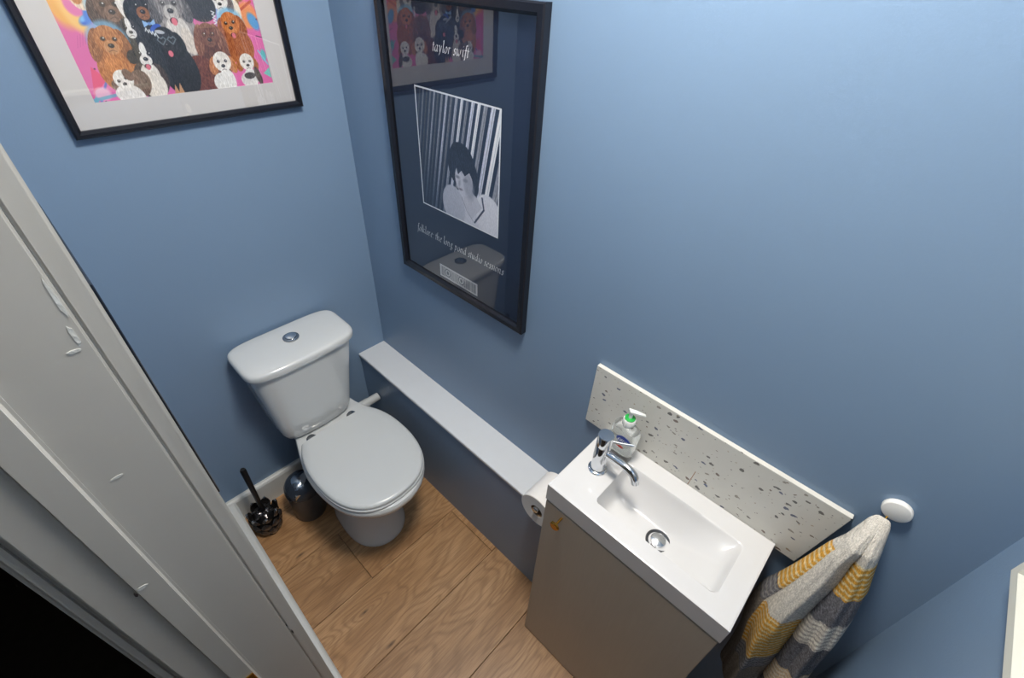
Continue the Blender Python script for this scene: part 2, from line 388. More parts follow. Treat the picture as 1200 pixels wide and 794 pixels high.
MB().tube([(-.325, -.2135, .4125), (-.262, -.2135, .4125)], .003, 8).build('hinge_rod', M['dull_chrome'], t)
def rrect(cx, hw, yb, yf, z, n=64, e=6, bow=.012):
    o = []; hy = (yb - yf) / 2; cy = (yb + yf) / 2
    for k in range(n):
        a = 2 * PI * k / n; c, s = math.cos(a), math.sin(a)
        x = hw * math.copysign(abs(c) ** (2 / e), c); y = hy * math.copysign(abs(s) ** (2 / e), s)
        if y < 0: y -= bow * (1 - (x / hw) ** 2) * (-y / hy)
        o.append((cx + x, cy + y, z))
    return o
cb = [(-.381, .098, -.03, -.145, .395), (-.381, .112, -.022, -.158, .40), (-.380, .120, -.017, -.164, .41), (-.380, .127, -.014, -.168, .43), (-.3785, .134, -.012, -.171, .48), (-.376, .147, -.012, -.176, .58), (-.373, .160, -.012, -.182, .68), (-.372, .165, -.012, -.185, .7165)]
ct = MB().loft([rrect(c, h, a, b, z) for c, h, a, b, z in cb]).build('cistern', M['ceramic'], t)
cx = -.3715
cl = MB().loft([rrect(cx, .171, -.010, -.191, .717, e=5.5), rrect(cx, .1755, -.008, -.195, .7195, e=5.5), rrect(cx, .1765, -.008, -.196, .724, e=5.5), rrect(cx, .1765, -.008, -.196, .735, e=5.5), rrect(cx, .1745, -.009, -.194, .7405, e=5.5), rrect(cx, .170, -.012, -.190, .744, e=5.5), rrect(cx, .162, -.018, -.183, .7458, e=5.5), rrect(cx, .12, -.05, -.15, .747, e=4)]).build('cistern_lid', M['ceramic'], t)
bp = (-.368, -.092)
b = MB().lathe([(.0245, .7465), (.0245, .7505), (.022, .752), (.019, .752)], (bp[0], bp[1], 0), 32).build('flush_button', M['dull_chrome'], t)
b = MB().lathe([(.017, .7515), (.0165, .754), (.012, .7555), (.002, .756)], (bp[0] + .001, bp[1] + .001, 0), 32).build('flush_button', M['chrome'], t)
p = MB(); p.lathe([(.0165, -.30), (.0165, -.117)], (0, -.092, .297), 20, axis='x'); p.lathe([(.0185, -.20), (.0185, -.165)], (0, -.092, .297), 20, axis='x')
p.build('waste_pipe', M['seat'], t)

# ================================================================== TOILET BRUSH
bc = (-.656, -.118)
t = thing('toilet_brush', (bc[0], bc[1], 0), 'black toilet brush in a glossy dark holder of curled petals', 'toilet brush')
M['petal'] = plain('glossy_dark_petal', (92, 88, 88), .1, .85, var=.5, scale=55)
hd = MB().lathe([(.034, 0), (.038, .004), (.042, .03), (.043, .07), (.036, .10), (.026, .112), (.02, .112)], (bc[0], bc[1], 0), 28).build('holder', M['black'], t)
def petal(a, z, out, L, wd):
    mb = MB(); rg = []; ca, sa = math.cos(a), math.sin(a)
    for i in range(8):
        u = i / 7; r = .036 + out * math.sin(u * PI * .62) ; zz = z + L * (u - .15); wv = wd * (math.sin(PI * (0.12 + .86 * u)) ** .8)
        cx_, cy_ = bc[0] + ca * r, bc[1] + sa * r; row = []
        for k in range(10):
            b_ = 2 * PI * k / 10; tx, th = wv * math.cos(b_), (.0055 - .002 * u) * math.sin(b_) - .006 * (math.cos(b_) ** 2)
            row.append((cx_ - sa * tx + ca * th, cy_ + ca * tx + sa * th, zz))
        rg.append(row)
    return mb.loft(rg)
for lay, (z, out, L, wd, n, ph) in enumerate(((.012, .012, .05, .019, 8, 0), (.045, .017, .052, .019, 8, .39), (.084, .016, .045, .018, 7, .1), (.108, -.018, .014, .012, 6, .5))):
    for k in range(n): petal(ph + 2 * PI * k / n, z, out, L, wd).build('petal', M['petal'], t)
for k in range(7):
    a = .1 + 2 * PI * k / 7; MB().lathe([(.001, -.006), (.0045, -.003), (.0055, 0), (.0045, .003), (.001, .006)], (bc[0] + .050 * math.cos(a), bc[1] + .050 * math.sin(a), .117), 10).build('bead', M['chrome'], t)
MB().tube([(bc[0] + .002, bc[1], .10), (bc[0] + .004, bc[1] + .004, .23), (bc[0] + .006, bc[1] + .008, .343), (bc[0] + .006, bc[1] + .008, .349)], [.0075, .0085, .0098, .007], 14).build('handle', M['black'], t)

# ================================================================== BIN
bn = (-.514, -.156)
t = thing('waste_bin', (bn[0], bn[1], 0), 'small round grey bathroom bin with a shiny swing lid', 'bin')
MB().lathe([(.055, 0), (.057, .003), (.0595, .08), (.0615, .145)], (bn[0], bn[1], 0), 40).build('body', M['bin_grey'], t)
M['bin_dark'] = plain('dark_grey_bin_lid', (66, 74, 86), .22, .5, var=.05)
dl = MB().lathe([(.0625, .145), (.063, .152), (.060, .170), (.052, .187), (.038, .200), (.02, .2075), (.002, .209)], (bn[0], bn[1], 0), 40, cap0=True).build('lid', M['bin_dark'], t)
fp = MB(); rows = []
for i in range(9):
    row = []
    for k in range(9):
        x = -.034 + .068 * k / 8; y = -.052 + .072 * i / 8; r = math.hypot(x, y)
        z = .2092 - .050 * (r / .0615) ** 2.6 + .0035; row.append((bn[0] + x * .93 + y * .25, bn[1] + y - x * .1, z))
    rows.append(row)
fp.loft(rows, False, False, True, closed=False); fpo = fp.build('flap', M['chrome'], dl)
md = fpo.modifiers.new('thick', 'SOLIDIFY'); md.thickness = .0015

# ================================================================== VANITY: cabinet, basin, tap
CY0, CY1 = -1.035, -1.445
t = thing('vanity_cabinet', (-.12, -1.24, 0), 'taupe slim vanity cabinet under the white basin', 'cabinet')
body = MB(); body.box((0, CY0, 0), (-.216, CY0 - .016, .763)); body.box((0, CY1, 0), (-.216, CY1 + .016, .763)); body.box((0, CY0 - .016, 0), (-.012, CY1 + .016, .745)); body.box((-.012, CY0 - .016, .0), (-.216, CY1 + .016, .06)); body.build('body', M['cabinet'], t, bevel=.001)
dr = MB().box((-.217, CY0 + .0005, .004), (-.235, CY1 - .0005, .757)).build('door', M['cabinet'], t, bevel=.0012)
kn = MB(); kn.lathe([(.0028, -.2585), (.0028, -.2345)], (0, -1.083, .7375), 10, axis='x')
kn.lathe([(.0085, -.2575), (.0122, -.2590), (.0122, -.2625), (.0100, -.2645)], (0, -1.083, .7375), 8, axis='x', smooth=False)
kn.build('knob', M['brass'], dr)

BX0, BX1, BY0, BY1, BZ = -.0135, -.236, -1.033, -1.448, .819
t = thing('washbasin', (-.13, -1.24, .764), 'shallow white rectangular washbasin on the taupe cabinet', 'washbasin')
nx, ny = 96, 180; xs = np.linspace(BX1, BX0, nx); ys = np.linspace(BY1, BY0, ny)
X, Y = np.meshgrid(xs, ys)
ccx, ccy, hx, hy, rr = -.1285, -1.267, .0675, .137, .014
qx = np.abs(X - ccx) - (hx - rr); qy = np.abs(Y - ccy) - (hy - rr)
sd = -(np.sqrt(np.maximum(qx, 0) ** 2 + np.maximum(qy, 0) ** 2) + np.minimum(np.maximum(qx, qy), 0) - rr)   # inside distance
dw = np.clip(sd, 0, None)
yy = np.clip((Y - (ccy - hy)) / (2 * hy), 0, 1)                       # 0 at the towel end, 1 at the tap end
u = np.clip(yy / .50, 0, 1); ramp_y = .022 + .040 * u * u * (3 - 2 * u)           # rising ramp toward the towel end
dep = ramp_y + .004 * (1 - np.clip(np.abs(Y - ccy) / .06, 0, 1))
back = np.clip((-.061 - X) / .055, 0, 1); backs = .35 + .65 * back * back * (3 - 2 * back)
depth = dep * backs
prof = 1 - np.exp(-(dw / .009) ** 1.35)
Z = BZ - depth * prof
edge = np.minimum(np.minimum(X - BX1, BX0 - X), np.minimum(Y - BY1, BY0 - Y)); Z = Z - np.where(edge < 1e-6, .0012, 0)
vs = np.stack([X, Y, Z], -1).reshape(-1, 3).tolist()
fs = [(j * nx + i, j * nx + i + 1, (j + 1) * nx + i + 1, (j + 1) * nx + i) for j in range(ny - 1) for i in range(nx - 1)]
bs = MB(); bs.add(vs, fs, True)
loop = [(BX1, BY1), (BX0, BY1), (BX0, BY0), (BX1, BY0)]
bs.loft([[(x, y, .8178) for x, y in loop], [(x, y, .764) for x, y in loop]], False, False, smooth=False)
bo = bs.build('basin', M['basin'], t)
dpos = (-.138, -1.2675)
zi = float(Z[np.argmin(np.abs(ys - dpos[1])), np.argmin(np.abs(xs - dpos[0]))])
dn = MB().lathe([(.0262, zi - .002), (.0262, zi + .003), (.0245, zi + .0045), (.0205, zi + .002), (.0195, zi + .0005)], (*dpos, 0), 40).build('waste_ring', M['dark_ring'], t)
MB().lathe([(.0155, zi), (.0165, zi + .006), (.0155, zi + .0075), (.008, zi + .0085), (.001, zi + .0088)], (*dpos, 0), 40).build('waste_plug', M['chrome'], t)

tp = (-.124, -1.086)
t = thing('mixer_tap', (tp[0], tp[1], BZ), 'small chrome mixer tap standing on the washbasin', 'tap')
MB().lathe([(.0215, BZ), (.0215, BZ + .003), (.0195, BZ + .005), (.0155, BZ + .0055)], (*tp, 0), 40).build('base_ring', M['chrome'], t)
MB().lathe([(.0165, BZ + .004), (.0165, BZ + .084), (.0160, BZ + .085)], (*tp, 0), 40).build('body', M['chrome'], t)
hdl = MB().lathe([(.0155, BZ + .0855), (.0168, BZ + .0865), (.0172, BZ + .1165), (.0166, BZ + .118), (.001, BZ + .1182)], (*tp, 0), 40).build('handle', M['chrome'], t)
MB().tube([(tp[0] + .010, tp[1] - .012, BZ + .097), (tp[0] + .022, tp[1] - .034, BZ + .098), (tp[0] + .033, tp[1] - .052, BZ + .099)], [.0034, .003, .0026], 10).build('lever', M['chrome'], hdl)
sp = catmull([(tp[0], tp[1] - .010, BZ + .066), (tp[0] - .001, tp[1] - .035, BZ + .068), (tp[0] - .003, tp[1] - .065, BZ + .069), (tp[0] - .0045, tp[1] - .084, BZ + .063), (tp[0] - .006, tp[1] - .0925, BZ + .045)], 18)
MB().tube([tuple(q) for q in sp], [.0088] * 15 + [.0086, .0086, .0084], 16).build('spout', M['chrome'], t)

# splashback
sv = [(-.973, .804), (-.973, .991), (-1.510, .990), (-1.490, .804)]
mb = MB(); mb.loft([[(-.001, y, z) for y, z in sv], [(-.0125, y, z) for y, z in sv]], smooth=False)
tag(mb.build('splashback', M['terrazzo'], bevel=.0008, seg=1), 'speckled terrazzo splashback slab behind the washbasin', 'splashback')

# ================================================================== SOAP BOTTLE
sb = (-.0535, -1.0985); SR = Matrix.Rotation(math.radians(-6), 3, 'Z')
t = thing('soap_bottle', (sb[0], sb[1], BZ), 'clear plastic soap dispenser with a green and white pump', 'soap bottle')
def sring(hw_, hd_, z, n=36, e=3.2):                  # wide along the wall (y), flat across (x)
    o = []
    for k in range(n):
        a = 2 * PI * k / n; c, s_ = math.cos(a), math.sin(a)
        v = SR @ Vector((hd_ * math.copysign(abs(c) ** (2 / e), c), hw_ * math.copysign(abs(s_) ** (2 / e), s_), 0)); o.append((sb[0] + v.x, sb[1] + v.y, z))
    return o
z0 = BZ
bt = MB().loft([sring(.026, .016, z0), sring(.030, .019, z0 + .004), sring(.0315, .020, z0 + .03), sring(.033, .020, z0 + .07), sring(.0335, .0195, z0 + .085), sring(.030, .018, z0 + .096), sring(.018, .013, z0 + .103, e=2.4), sring(.011, .011, z0 + .106, e=2), sring(.011, .011, z0 + .11, e=2)]).build('bottle', M['clear'], t)
MB().lathe([(.0135, z0 + .106), (.0145, z0 + .110), (.0140, z0 + .122), (.0125, z0 + .124)], (*sb, 0), 28).build('collar', M['pump_white'], t)
MB().lathe([(.0118, z0 + .1235), (.0118, z0 + .1265), (.005, z0 + .128)], (*sb, 0), 28).build('cap', M['pump_green'], t)
ph = MB(); ph.lathe([(.0042, z0 + .126), (.0042, z0 + .142), (.003, z0 + .144)], (*sb, 0), 14)
ph.loft([[(sb[0] + .001 + u * .014 + s1 * wv * .6, sb[1] - .001 - u * .020 + s1 * wv * .6, z0 + .146 - .006 * u + s2 * hv) for s1, s2 in ((-1, -1), (1, -1), (1, 1), (-1, 1))] for u, wv, hv in ((-.3, .007, .003), (.4, .0065, .003), (1.2, .004, .002))], smooth=False)
ph.build('pump_head', M['pump_white'], t, bevel=.0008, seg=1)
lb = MB(); rg = [[], []]
for k in range(28):
    a = 2 * PI * k / 28
    for q, dx in ((0, 0), (1, -.0006)):
        v = SR @ Vector((-.0205 + dx, .0185 * math.cos(a), 0)); rg[q].append((sb[0] + v.x, sb[1] + v.y - .010, z0 + .073 + .0115 * math.sin(a) - .12 * .0185 * math.cos(a)))
lbo = lb.loft(rg, smooth=False).build('label', M['label_blue'], t)
lb2 = MB(); rg = [[], []]
for k in range(16):
    a = 2 * PI * k / 16
    for q, dx in ((0, 0), (1, -.0004)):
        v = SR @ Vector((-.0203 + dx, .012 * math.cos(a), 0)); rg[q].append((sb[0] + v.x, sb[1] + v.y - .003, z0 + .050 + .004 * math.sin(a)))
lb2.loft(rg, smooth=False).build('label', M['label_red'], t)

# ================================================================== LETTERING (broad-nib italic strokes)
GL = {
 'a': (.92, [[(.72, .86), (.48, 1), (.14, .66), (.1, .26), (.3, .0), (.56, .26), (.74, .9)], [(.78, 1), (.66, .3), (.72, .02), (.94, .16)]]),
 'c': (.72, [[(.68, .82), (.46, 1), (.14, .62), (.12, .25), (.36, 0), (.66, .18)]]),
 'd': (.95, [[(.72, .86), (.48, 1), (.14, .66), (.1, .26), (.3, .0), (.56, .26), (.74, .9)], [(.82, 1.75), (.70, .5), (.74, .02), (.96, .16)]]),
 'e': (.74, [[(.14, .45), (.5, .58), (.66, .8), (.46, 1), (.16, .62), (.12, .25), (.36, 0), (.66, .18)]]),
 'f': (.58, [[(.72, 1.6), (.56, 1.75), (.42, 1.4), (.3, .3), (.18, -.4), (0, -.55)], [(.1, .97), (.62, .97)]]),
 'g': (.88, [[(.7, .8), (.46, 1), (.2, .75), (.3, .42), (.56, .5), (.7, .8), (.9, 1)], [(.32, .42), (.2, .2), (.6, .08), (.66, -.3), (.3, -.52), (.04, -.3), (.3, .04)]]),
 'h': (.95, [[(.2, 1.75), (.12, .8), (.08, 0)], [(.1, .5), (.4, .95), (.66, .88), (.62, .3), (.7, .02), (.9, .14)]]),
 'i': (.44, [[(.04, .86), (.24, .98), (.18, .3), (.24, .02), (.44, .16)], [(.27, 1.42), (.29, 1.5)]]),
 'k': (.88, [[(.2, 1.75), (.12, .8), (.08, 0)], [(.7, .9), (.5, .98), (.14, .5), (.4, .45), (.6, .05), (.86, .12)]]),
 'l': (.42, [[(.06, 1.66), (.26, 1.75), (.16, .5), (.2, .02), (.4, .14)]]),
 'n': (.98, [[(.04, .86), (.2, .98), (.14, .4), (.1, 0)], [(.14, .5), (.44, .97), (.68, .88), (.64, .3), (.7, .02), (.92, .16)]]),
 'o': (.82, [[(.46, 1), (.16, .66), (.12, .24), (.36, 0), (.66, .36), (.7, .76), (.46, 1)]]),
 'p': (.9, [[(.04, .86), (.22, .98), (.12, .1), (.04, -.55)], [(.18, .5), (.48, 1), (.72, .74), (.64, .26), (.38, 0), (.14, .14)]]),
 'r': (.66, [[(.04, .86), (.2, .98), (.14, .4), (.1, 0)], [(.14, .5), (.38, .92), (.62, .9)]]),
 's': (.62, [[(.56, .84), (.36, 1), (.18, .78), (.42, .42), (.4, .1), (.2, 0), (.04, .16)]]),
 't': (.5, [[(.26, 1.35), (.18, .5), (.2, .04), (.46, .16)], [(.02, .97), (.5, .97)]]),
 'u': (.95, [[(.04, .86), (.22, .98), (.16, .3), (.3, .02), (.56, .3), (.7, .9)], [(.74, 1), (.66, .3), (.7, .02), (.94, .16)]]),
 'w': (1.2, [[(.04, .86), (.2, .98), (.18, .3), (.3, .02), (.56, .4), (.64, .95)], [(.64, .95), (.58, .3), (.7, .02), (.98, .4), (1.06, 1)]]),
 'x': (.8, [[(.06, .88), (.24, .96), (.5, .1), (.74, .1)], [(.7, .96), (.1, .04)]]),
 'y': (.85, [[(.04, .86), (.22, .98), (.3, .1)], [(.72, 1), (.5, .3), (.2, -.35), (0, -.5)]]),
 ':': (.4, [[(.1, .02), (.12, .1)], [(.18, .82), (.2, .9)]]),
 ' ': (.5, [])}
def lettering(text, org, udir, vdir, xh, width, nib=.17, slant=.18, arc=0):
    tot = sum(GL[c][0] for c in text); kx = width / tot; mb = MB(); x = 0
    U, V, N = Vector(udir), Vector(vdir), Vector(udir).cross(Vector(vdir)); O = Vector(org)
    for ch in text:
        adv, strokes = GL[ch]
        for st in strokes:
            P = catmull(st, max(4, len(st) * 5)) if len(st) > 1 else st
            rows = []
            for q in P:
                row = []
                for sg in (-1, 1):
                    a = (x + q[0] * .86 + sg * nib * .5 * .80) * kx; b_ = (q[1] + sg * nib * .5 * .6) * xh
                    row.append(tuple(O + U * (a + slant * b_) + V * b_ + N * .0))
                rows.append(row)
            mb.loft(rows, False, False, False, closed=False)
        x += adv
    return mb

# soap brand on the blue label
lettering('carex', (sb[0] - .0222, sb[1] + .0055, z0 + .0688), (-.105, -.98, .12), (0, 0, 1), .0075, .030, nib=.24).build('lettering', M['ink_white'], lbo)

# ================================================================== TOILET ROLL
t = thing('roll_holder', (-.13, -1.03, .585), 'small chrome toilet roll holder on the side of the vanity cabinet', 'roll holder')
rc = (-.977, .585)
MB().tube([(-.06, CY0 + .001, .585), (-.06, rc[0] + .012, .585), (-.064, rc[0] + .003, .585), (-.075, rc[0], .585), (-.185, rc[0], .585)], .005, 12).build('arm', M['chrome'], t)
MB().lathe([(.016, CY0 + .0005), (.016, CY0 + .006), (.012, CY0 + .008)], (-.06, 0, .585), 20, axis='y').build('mounting_plate', M['chrome'], t)
MB().lathe([(.006, -.1815), (.0085, -.1825), (.0085, -.1875), (.006, -.189)], (0, rc[0], .585), 16, axis='x').build('end_stop', M['chrome'], t)
rz = .585 - .0127
t = thing('toilet_roll', (-.13, rc[0], rz - .052), 'white toilet roll between the boxing ledge and the vanity cabinet', 'toilet roll')
MB().loft([[(x, rc[0] + r * math.cos(2 * PI * k / 48), rz + r * math.sin(2 * PI * k / 48)) for k in range(48)] for r, x in ((.0195, -.180), (.052, -.181), (.0535, -.1795), (.0535, -.0815), (.052, -.080), (.0195, -.081), (.0195, -.180))], False, False).build('paper', M['paper_white'], t)
MB().loft([[(x, rc[0] + r * math.cos(2 * PI * k / 32), rz + r * math.sin(2 * PI * k / 32)) for k in range(32)] for r, x in ((.0195, -.1795), (.0195, -.081), (.0183, -.081), (.0183, -.1795), (.0195, -.1795))], False, False).build('core', M['card'], t)

# ================================================================== PRINT PAINTER (mm canvas -> vertex colours)
class Canvas:
    def __init__(s, w, h, rgb, res=1.0):
        s.w, s.h = w, h; s.nx, s.ny = int(w / res) + 1, int(h / res) + 1
        s.X, s.Y = np.meshgrid(np.linspace(0, w, s.nx), np.linspace(0, h, s.ny)); s.A = np.zeros((s.ny, s.nx, 3)) + np.array(rgb, float)
        n = np.random.rand(s.ny, s.nx)
        for _ in range(2): n = (n + np.roll(n, 1, 0) + np.roll(n, -1, 0) + np.roll(n, 2, 0)) / 4
        s.fur = (n - n.mean()) / n.std()
    def put(s, m, rgb, fur=0, alpha=1.0):
        m = np.clip(m, 0, 1)[..., None] * alpha; c = np.array(rgb, float) + (s.fur * fur)[..., None]
        s.A = s.A * (1 - m) + np.clip(c, 0, 255) * m
    def ell(s, cx, cy, a, b, rgb, rot=0, fur=0, alpha=1, soft=.8):
        c, n = math.cos(rot), math.sin(rot); x = (s.X - cx) * c + (s.Y - cy) * n; y = -(s.X - cx) * n + (s.Y - cy) * c
        r = np.sqrt((x / a) ** 2 + (y / b) ** 2); s.put((1 - r) * min(a, b) / soft + .5, rgb, fur, alpha)
    def poly(s, pts, rgb, fur=0, alpha=1):
        ins = np.zeros(s.X.shape, bool); n = len(pts)
        for i in range(n):
            (x1, y1), (x2, y2) = pts[i], pts[(i + 1) % n]
            if y1 == y2: continue
            ins ^= ((y1 > s.Y) != (y2 > s.Y)) & (s.X < (x2 - x1) * (s.Y - y1) / (y2 - y1) + x1)
        s.put(ins.astype(float), rgb, fur, alpha)
    def line(s, pts, wd, rgb, alpha=1):
        d = np.full(s.X.shape, 1e9)
        for (x1, y1), (x2, y2) in zip(pts, pts[1:]):
            dx, dy = x2 - x1, y2 - y1; u = np.clip(((s.X - x1) * dx + (s.Y - y1) * dy) / (dx * dx + dy * dy + 1e-9), 0, 1)
            d = np.minimum(d, np.hypot(s.X - x1 - u * dx, s.Y - y1 - u * dy))
        s.put((wd / 2 - d) / .8 + .5, rgb, 0, alpha)
    def mesh(s, name, org, udir, vdir, mat, parent):
        U, V, O = np.array(udir), np.array(vdir), np.array(org)
        P = O + (s.X[..., None] * U + s.Y[..., None] * V) / 1000
        nx, ny = s.nx, s.ny; i = np.arange(nx - 1)[None, :] + nx * np.arange(ny - 1)[:, None]
        F = np.stack([i, i + 1, i + nx + 1, i + nx], -1).reshape(-1, 4)
        me = bpy.data.meshes.new(name); me.from_pydata(P.reshape(-1, 3).tolist(), [], F.tolist())
        at = me.color_attributes.new('Col', 'FLOAT_COLOR', 'POINT'); a = np.clip(s.A / 255, 0, 1)
        L = np.where(a <= .04045, a / 12.92, ((a + .055) / 1.055) ** 2.4); at.data.foreach_set('color', np.concatenate([L, np.ones((ny, nx, 1))], -1).astype(np.float32).ravel())
        me.materials.append(mat); o = bpy.data.objects.new(name, me); COL.objects.link(o); o.parent = parent
        o.matrix_parent_inverse = Matrix.Translation(-Vector(parent.location)); return o

def picture_frame(par, P, w, h, fw, dep, mat):
    """mitred frame in its own plane; P(u, v, d) maps (across, up, out of the wall) to the world"""
    prof = [(0, .001), (0, dep - .003), (.003, dep), (fw - .006, dep), (fw, dep - .006), (fw, .001)]
    cor = [(0, 0, 1, 1), (w, 0, -1, 1), (w, h, -1, -1), (0, h, 1, -1)]
    for i in range(4):
        a, b = cor[i], cor[(i + 1) % 4]
        MB().loft([[P(c[0] + c[2] * q, c[1] + c[3] * q, d) for q, d in prof] for c in (a, b)], smooth=False).build('frame_rail', mat, par)

# ------------------------------------------------ dog collage picture on the back wall
t = thing('framed_picture', (-.378, 0, 1.372), 'black framed dog collage print with a wide white mat', 'picture')
PD = lambda u, v, d: (-.626 + u, -d, 1.3725 + v)
picture_frame(t, PD, .494, .40, .0145, .022, M['frame_black'])
mt = MB(); inn = [(-.566 + .0, 1.434), (-.193, 1.434), (-.193, 1.718), (-.566, 1.718)]; outr = [(-.612, 1.386), (-.145, 1.386), (-.145, 1.758), (-.612, 1.758)]
for i in range(4):
    j = (i + 1) % 4; mt.add([(outr[i][0], -.0098, outr[i][1]), (outr[j][0], -.0098, outr[j][1]), (inn[j][0], -.0098, inn[j][1]), (inn[i][0], -.0098, inn[i][1])], [(0, 1, 2, 3)])
    mt.add([(inn[i][0], -.0098, inn[i][1]), (inn[j][0], -.0098, inn[j][1]), (inn[j][0], -.0078, inn[j][1]), (inn[i][0], -.0078, inn[i][1])], [(0, 1, 2, 3)])
mt.build('mat_board', M['mat_board'], t)
cv = Canvas(373, 284, (222, 108, 172))
for i in range(10): cv.ell(random.uniform(0, 373), random.uniform(0, 284), 40, 30, (232, 120, 180), soft=20, alpha=.5)
cv.ell(20, 175, 26, 46, (240, 178, 90), soft=10); cv.ell(30, 150, 14, 34, (246, 200, 120), .3, soft=8); cv.ell(38, 166, 16, 20, (226, 120, 176), soft=4)
cv.ell(46, 140, 12, 7, (60, 110, 210), .5, soft=4); cv.ell(44, 143, 9, 4, (120, 190, 240), .5, soft=3); cv.ell(52, 150, 6, 18, (70, 130, 220), -.3, soft=4)
for k in range(9): cv.line([(14 + 5 * k, 96 + 2 * k), (22 + 5 * k, 116 + 2 * k)], .8, (190, 80, 150), .7)
cv.line([(4, 2), (44, 66)], 7, (96, 178, 206), .9); cv.line([(12, 0), (34, 34)], 4, (70, 120, 200), .8); cv.poly([(4, 10), (20, 64), (38, 40)], (232, 86, 130)); cv.ell(20, 14, 14, 12, (240, 190, 214), soft=5)
cv.line([(0, 4), (60, 12)], 6, (110, 180, 200), .8)
cv.line([(33 + 3 * k, 78 - 1.4 * k + (2.5 if k % 2 else -2.5)) for k in range(9)], 1.6, (40, 30, 50))
cv.poly([(36, 62), (64, 70), (66, 56), (40, 50)], (196, 214, 222))
cv.ell(352, 140, 22, 26, (236, 150, 96), soft=6); cv.ell(362, 128, 10, 18, (90, 160, 216), .4, soft=4); cv.line([(338, 150), (366, 166)], 5, (200, 90, 60)); cv.ell(366, 60, 6, 12, (90, 190, 190), soft=3); cv.line([(356, 70), (372, 40)], 3, (130, 200, 220))
cv.line([(360, 100), (373, 96)], 1.6, (40, 30, 50)); cv.poly([(356, 22), (373, 10), (373, 34)], (120, 200, 190))
for k in range(26): cv.ell(random.uniform(0, 373), random.uniform(0, 284), 1.5, 1.5, (50, 40, 60))
for k in range(12): cv.ell(random.uniform(0, 373), random.uniform(170, 284), random.uniform(10, 26), random.uniform(10, 22), random.choice([(240, 180, 90), (90, 170, 220), (236, 110, 160), (130, 210, 200)]), soft=6)
def dog(x, y, s, base, ear, muz, rot=0, chest=None, tongue=False, droop=1.5, blaze=None, eyec=(34, 22, 18), glow=None, body=None, nose=(24, 20, 22), look=0):
    c, n = math.cos(rot), math.sin(rot)
    def T(a, b_): return (x + s * (a * c - b_ * n), y + s * (a * n + b_ * c))
    if glow: cv.ell(*T(0, 0), s * 1.45, s * 1.5, glow, rot, soft=s * .3, alpha=.75)
    if body: cv.ell(*T(.1, -2.1), s * 1.5, s * 1.8, body, rot, 16)
    if chest: cv.ell(*T(.1, -1.9), s * .85, s * 1.3, chest, rot, 14)
    for sg in (-1, 1):
        cv.ell(*T(sg * 1.0, -.15 * droop), s * .48, s * .62 * droop, ear, rot + sg * .22, 22)
        for q in range(5): cv.line([T(sg * (.8 + .1 * q), .3), T(sg * (.85 + .13 * q), -.7 * droop)], .9, tuple(v * (.7 + .12 * (q % 3)) for v in ear), .55)
    cv.ell(*T(0, .12), s * .95, s * 1.02, base, rot, 18)
    if blaze: cv.ell(*T(0, .35), s * .28, s * .8, blaze, rot, 10)
    cv.ell(*T(look * .2, -.42), s * .52, s * .52, muz, rot, 12)
    for sg in (-1, 1):
        cv.ell(*T(sg * .4 + look * .12, .18), s * .19, s * .17, tuple(v * .55 for v in base), rot); cv.ell(*T(sg * .4 + look * .12, .18), s * .13, s * .13, eyec, rot, soft=.5); cv.ell(*T(sg * .4 + .05 + look * .12, .24), s * .05, s * .05, (235, 235, 235), soft=.4)
    if tongue: cv.ell(*T(look * .2, -.95), s * .28, s * .22, (60, 24, 26), rot); cv.ell(*T(look * .2 + .03, -1.0), s * .2, s * .26, (226, 120, 136), rot)
    else: cv.line([T(-.25 + look * .2, -.72), T(look * .2, -.62), T(.25 + look * .2, -.72)], 1.0, (60, 40, 36), .8)
    cv.ell(*T(look * .2, -.3), s * .22, s * .17, nose, rot, soft=.5); cv.ell(*T(look * .2 - .05, -.25), s * .06, s * .04, (150, 145, 150), rot, soft=.5)
cy_ = (120, 186, 226)
# rows above the frame's view, then the visible rows from the back to the front
for k, (bx_, ec, mz) in enumerate((((190, 150, 110), (120, 80, 50), (225, 205, 180)), ((60, 56, 58), (36, 34, 36), (110, 90, 80)), ((225, 222, 216), (180, 120, 70), (240, 238, 232)), ((150, 96, 56), (104, 62, 36), (190, 150, 110)), ((120, 116, 116), (80, 78, 80), (200, 196, 190)), ((48, 44, 46), (30, 28, 30), (150, 110, 70)))):
    dog(50 + 54 * k, 232 - 8 * (k % 2), 24, bx_, ec, mz, chest=mz, glow=cy_)
dog(70, 190, 22, (232, 226, 216), (200, 130, 70), (240, 236, 230), chest=(238, 236, 232)); dog(318, 192, 23, (214, 170, 120), (160, 110, 66), (236, 220, 196), chest=(236, 226, 210))
dog(92, 160, 26, (96, 66, 52), (70, 46, 38), (126, 94, 78), glow=cy_, body=(80, 56, 46), look=.3); cv.ell(118, 158, 12, 24, (226, 222, 218), .2, 14)
dog(299, 168, 19, (228, 224, 220), (110, 100, 100), (236, 232, 228), glow=cy_, chest=(230, 228, 226))
cv.ell(258, 158, 30, 28, (46, 44, 48), 0, 10)
dog(146, 158, 22, (34, 32, 36), (22, 22, 26), (150, 96, 58), body=(36, 34, 38))
dog(197, 160, 27, (136, 130, 130), (94, 90, 92), (196, 190, 186), tongue=True, body=(150, 144, 142), chest=(212, 206, 200)); cv.ell(214, 96, 12, 26, (214, 204, 194), .15, 16)
for k in range(24): cv.line([(172 + 2.2 * k, 178 + 8 * math.sin(k)), (168 + 2.4 * k, 146 + 6 * math.cos(k))], .9, (random.choice([176, 110, 84]),) * 3, .6)
cv.poly([(139, 137), (139, 125), (150, 131)], (150, 190, 232)); cv.poly([(161, 139), (161, 125), (150, 131)], (150, 190, 232)); cv.ell(150, 131, 3, 3, (110, 150, 210))
